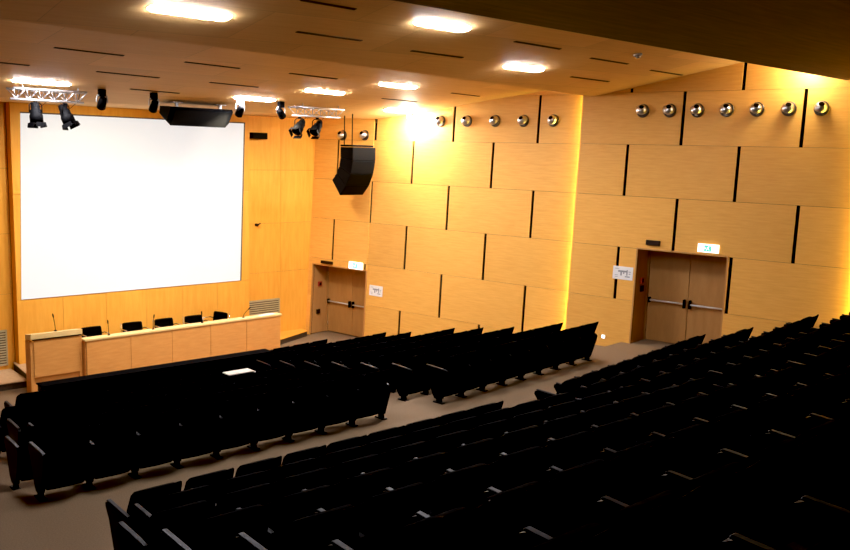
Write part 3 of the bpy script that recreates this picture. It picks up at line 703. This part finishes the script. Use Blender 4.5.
mic(on_desk(4.33, .13), .75, .18, 'strongly bent gooseneck microphone on desk right of the last chair')
t = thing('paper_sheets', 'white paper sheets lying at the right end of the desk', 'paper', on_desk(4.95, .11), .04)
for k, (a, dx) in enumerate(((.0, 0), (.06, .05), (-.05, .2))):
    b = nb(); tt = nb(); rbox(tt, -.15, .15, -.085, .085, .001 + k * .004, .005 + k * .004, .001, 1); add(b, tt, Matrix.Translation((dx, .004 * k, 0)) @ Matrix.Rotation(a, 4, 'Z')); link('sheet', b, M['paper'], t)

# conference chairs on the dais
def office_chair():
    t = thing('conference_chair', 'x', 'chair', group='black conference chairs behind the desk')
    b = nb(); rings = []
    for z, y, hw, th in ((.46, .20, .22, .03), (.52, .225, .26, .045), (.64, .245, .27, .05), (.775, .265, .262, .045), (.81, .27, .245, .03)):
        n = 16; r_ = []
        for k in range(n):
            a = 2 * PI * k / n; cx = math.copysign(abs(math.cos(a)) ** .35, math.cos(a)); sy = math.copysign(abs(math.sin(a)) ** .6, math.sin(a))
            r_.append((hw * cx, y + th * .5 * sy - .04 * cx * cx, z))
        rings.append(r_)
    loft(b, rings); link('backrest', b, M['fabric'], t)
    b = nb(); rbox(b, -.24, .24, -.25, .22, .43, .50, .03, 3); link('seat', b, M['fabric'], t)
    for s in (-1, 1):
        b = nb(); tube(b, [(s * .24, -.18, .45), (s * .29, -.18, .55), (s * .29, -.15, .67), (s * .29, .10, .67), (s * .27, .24, .62)], .013, 8); link('armrest', b, M['chrome'], t)
        b = nb(); tube(b, [(s * .275, .18, .46), (s * .28, .25, .6), (s * .272, .28, .80)], .010, 8); link('back_tube', b, M['chrome'], t)
    b = nb(); tube(b, [(0, 0, .12), (0, 0, .30)], .028, 10); tube(b, [(0, 0, .28), (0, 0, .43)], .018, 10); link('column', b, M['chrome'], t)
    b = nb()
    for k in range(5):
        a = 2 * PI * k / 5 + .3; tube(b, [(0, 0, .13), (.27 * math.cos(a), .27 * math.sin(a), .075)], [.025, .014], 8)
    st = link('star_base', b, M['chrome'], t)
    for k in range(5):
        a = 2 * PI * k / 5 + .3; cx, cy = .27 * math.cos(a), .27 * math.sin(a)
        b = nb(); tube(b, [(cx - .02 * math.sin(a), cy + .02 * math.cos(a), .032), (cx + .02 * math.sin(a), cy - .02 * math.cos(a), .032)], .032, 12); link('castor', b, M['black'], st)
    return t
oc = office_chair()
for i, (x, y, rz) in enumerate([(8.36, 21.12, .05), (9.40, 21.12, -.03), (10.27, 21.12, .02), (11.10, 21.08, .02), (11.72, 21.28, -1.3)]):
    c = oc if i == 0 else copy_tree(oc)
    c.location = (x, y, .22); c.rotation_euler = (0, 0, rz)
    c['label'] = ['black conference chair behind the desk beside the lectern', 'black conference chair behind the desk, second from the lectern', 'black conference chair at the middle of the desk', 'black conference chair behind the desk, second from the right end', 'black conference chair turned sideways near the right end of the desk'][i]

# ---------------------------------------------------------------- auditorium seats
def ring(z, y, hw, th, curve, n=20):
    r_ = []
    for k in range(n):
        a = 2 * PI * k / n; c, s_ = math.cos(a), math.sin(a)
        cx = math.copysign(abs(c) ** .30, c); sy = math.copysign(abs(s_) ** .55, s_)
        r_.append((hw * cx, y + th * .5 * sy + curve * cx * cx, z))
    return r_
def seat_meshes():
    g = {}
    b = nb(); loft(b, [ring(.09, -.01, .225, .045, .02), ring(.12, -.015, .240, .07, .025), ring(.45, -.11, .244, .085, .03), ring(.62, -.18, .246, .075, .03), ring(.72, -.22, .245, .065, .03), ring(.82, -.262, .240, .055, .03), ring(.868, -.284, .232, .04, .03), ring(.878, -.289, .220, .02, .03)])
    g['backrest'] = (b, 'fabric', True)
    b = nb(); loft(b, [ring(.40, .02, .20, .05, 0), ring(.42, .02, .235, .09, 0), ring(.60, -.035, .245, .12, 0), ring(.78, -.115, .240, .10, 0), ring(.82, -.135, .22, .06, 0)])
    g['seat'] = (b, 'fabric', True)
    arc = [(.02, .06), (-.07, .09), (-.17, .40), (-.205, .55), (-.18, .585), (.30, .612), (.345, .592), (.35, .55), (.27, .44), (.16, .15), (.10, .07)]
    b = nb(); prism(b, arc, 'x', -.024, .024); bmesh.ops.bevel(b, geom=[e for e in b.edges if len(e.link_faces) == 2 and e.calc_face_angle(0) > 1.2], offset=.008, segments=2, affect='EDGES')
    g['side_panel'] = (b, 'seat_plastic', False)
    b = nb(); hexa(b, [(-.022, -.05, .02), (.022, -.05, .02), (.022, .05, .02), (-.022, .05, .02), (-.022, -.04, .085), (.022, -.04, .085), (.022, .06, .085), (-.022, .06, .085)]); rbox(b, -.045, .045, -.10, .12, .001, .022, .006, 1)
    g['leg'] = (b, 'seat_plastic', False)
    b = nb(); hexa(b, [(-.027, -.175, .587), (.027, -.175, .587), (.027, .32, .615), (-.027, .32, .615), (-.022, -.17, .602), (.022, -.17, .602), (.022, .315, .630), (-.022, .315, .630)])
    bmesh.ops.bevel(b, geom=list(b.edges), offset=.005, segments=1, affect='EDGES')
    g['armrest'] = (b, 'arm', False)
    return g
ME = {}
for k, (b, m, sm) in seat_meshes().items():
    me = bpy.data.meshes.new(k); bmesh.ops.recalc_face_normals(b, faces=b.faces); b.to_mesh(me); b.free(); me.materials.append(M[m])
    for p in me.polygons: p.use_smooth = sm
    ME[k] = me
PITCH = .587
RwT = Matrix(Rw).transposed()
def pix(P):
    c = RwT @ (Vector(P) - EYE)
    return (425 + F * c.x / c.z, 275 + F * c.y / c.z) if c.z > .3 else None
def in_frame(x, y, z):
    for dx in (-.3, .3):
        for dy in (-.3, .3):
            for dz in (0, .88):
                q = pix((x + dx, y + dy, z + dz))
                if q and -12 < q[0] < 862 and -12 < q[1] < 562: return True
    return False
def part(name, par, dx=0.0):
    o = bpy.data.objects.new(name, ME[name]); COL.objects.link(o); o.parent = par; o.location = (dx, 0, 0); return o
NSEAT = 0
def seat(x, y, z, rz, label, group, last):
    global NSEAT; NSEAT += 1
    t = thing('auditorium_seat', label, 'seat', (x, y, z), rz, group)
    part('backrest', t); part('seat', t)
    for dx in ((-PITCH / 2, PITCH / 2) if last else (-PITCH / 2,)):
        sp = part('side_panel', t, dx); part('leg', t, dx); part('armrest', t, dx)
    return t
def row(block, ri, x0, y0, z0, n, near, skip=(), pitch=PITCH):
    """n seats from left end x0; straight left of XB, turned to the right of it"""
    ph = math.atan(PHN if near else PHF) if x0 > 9 else 0.0
    cnt = 0
    for k in range(n):
        if k in skip: continue
        d = (k + .5) * pitch
        x = x0 + d * math.cos(ph); y = y0 + d * math.sin(ph)
        if not in_frame(x, y, z0): continue
        cnt += 1; rr = ri - 1 if block == FL else ri
        lab = 'black tip-up seat, %s row of %s block, %s from the left' % (ORD[rr], block, ORD[cnt])
        s = seat(x, y, z0, ph, lab, 'seats in the %s row of %s block' % (ORD[rr], block), k == n - 1)
        SEATS[(block, ri, k)] = s
SEATS = {}
FL, FR_, RL, RRb = 'the front left', 'the front right', 'the rear left', 'the rear right'
for ri, (x0, n) in {2: (4.82, 7), 3: (4.62, 7), 4: (4.03, 8), 5: (4.03, 8), 6: (4.03, 8), 7: (3.45, 9), 8: (3.45, 9)}.items():
    row(FL, ri, x0, FROW_Y[ri - 1], FROW_Z[ri - 1], n, False)
for ri, n in {1: 4, 2: 6, 3: 6, 4: 7, 5: 7, 6: 7, 7: 8, 8: 8}.items():
    row(FR_, ri, 10.08, yb(FROW_Y[ri - 1], 10.08, False), FROW_Z[ri - 1], n, False, (0,) if ri == 1 else ())
for ri in range(1, 12):
    if ri == 1:
        row(RL, 1, 3.46, NROW_Y[0], NROW_Z[0], 9, True, (), .60); row(RRb, 1, 10.40, yb(NROW_Y[0], 10.40, True), NROW_Z[0], 9, True, (), .567); continue
    row(RL, ri, [3.42, 3.31, 2.74, 2.63, 2.65, 2.62, 2.39][min(ri, 7) - 1], NROW_Y[ri - 1], NROW_Z[ri - 1], 10 if ri < 3 else 11, True)
    row(RRb, ri, 9.55, yb(NROW_Y[ri - 1], 9.55, True), NROW_Z[ri - 1], 10 if ri < 3 else (11 if ri == 3 else 12), True)
print('SEATS', NSEAT)
# open writing tablet on a seat of the fifth row
hs = SEATS[(FL, 5, 6)]; hs['label'] = 'black tip-up seat in front left block with a pale writing tablet folded out'
b = nb(); rbox(b, -.10, .42, .31, .54, .712, .732, .008, 2); wt = link('writing_tablet', b, M['tablet'], hs); wt['label'] = 'pale writing tablet folded out over the seat'
b = nb(); tube(b, [(.41, .36, .715), (.435, .32, .70), (.42, .28, .68), (.37, .25, .665), (.30, .24, .655)], [.016, .020, .022, .020, .016], 8); link('tablet_arm', b, M['tablet'], wt)
# low black front desk along the first row
t = thing('front_row_desk', 'long black desk panel in front of the left seating block', 'desk', (5.55, 16.62, FROW_Z[0]))
b = nb(); rbox(b, 0, 5.06, 0, .04, .03, .85, .006, 1); link('front_board', b, M['fabric'], t)
b = nb(); rbox(b, 0, 5.06, 0, .34, .85, .875, .006, 1); link('desk_top', b, M['fabric'], t)
for x in (0.02, 1.7, 3.35, 4.98):
    b = nb(); rbox(b, x, x + .04, .05, .30, 0.001, .849, .006, 1); link('support', b, M['seat_plastic'], t)

# ---------------------------------------------------------------- light
w = bpy.data.worlds.new('world'); scene.world = w; w.use_nodes = True
w.node_tree.nodes['Background'].inputs['Color'].default_value = (0.0, 0.0, 0.0, 1)
scene.view_settings.view_transform = 'Standard'; scene.view_settings.look = 'None'
scene.view_settings.exposure = 0.0; scene.view_settings.gamma = 1.0
scene.cycles.use_denoising = True
scene.cycles.max_bounces = 8; scene.cycles.diffuse_bounces = 5
scene.cycles.sample_clamp_indirect = 6.0
vs = scene.view_settings
vs.use_curve_mapping = True
vs.curve_mapping.black_level = (0.0050, 0.0050, 0.0052)
vs.curve_mapping.update()
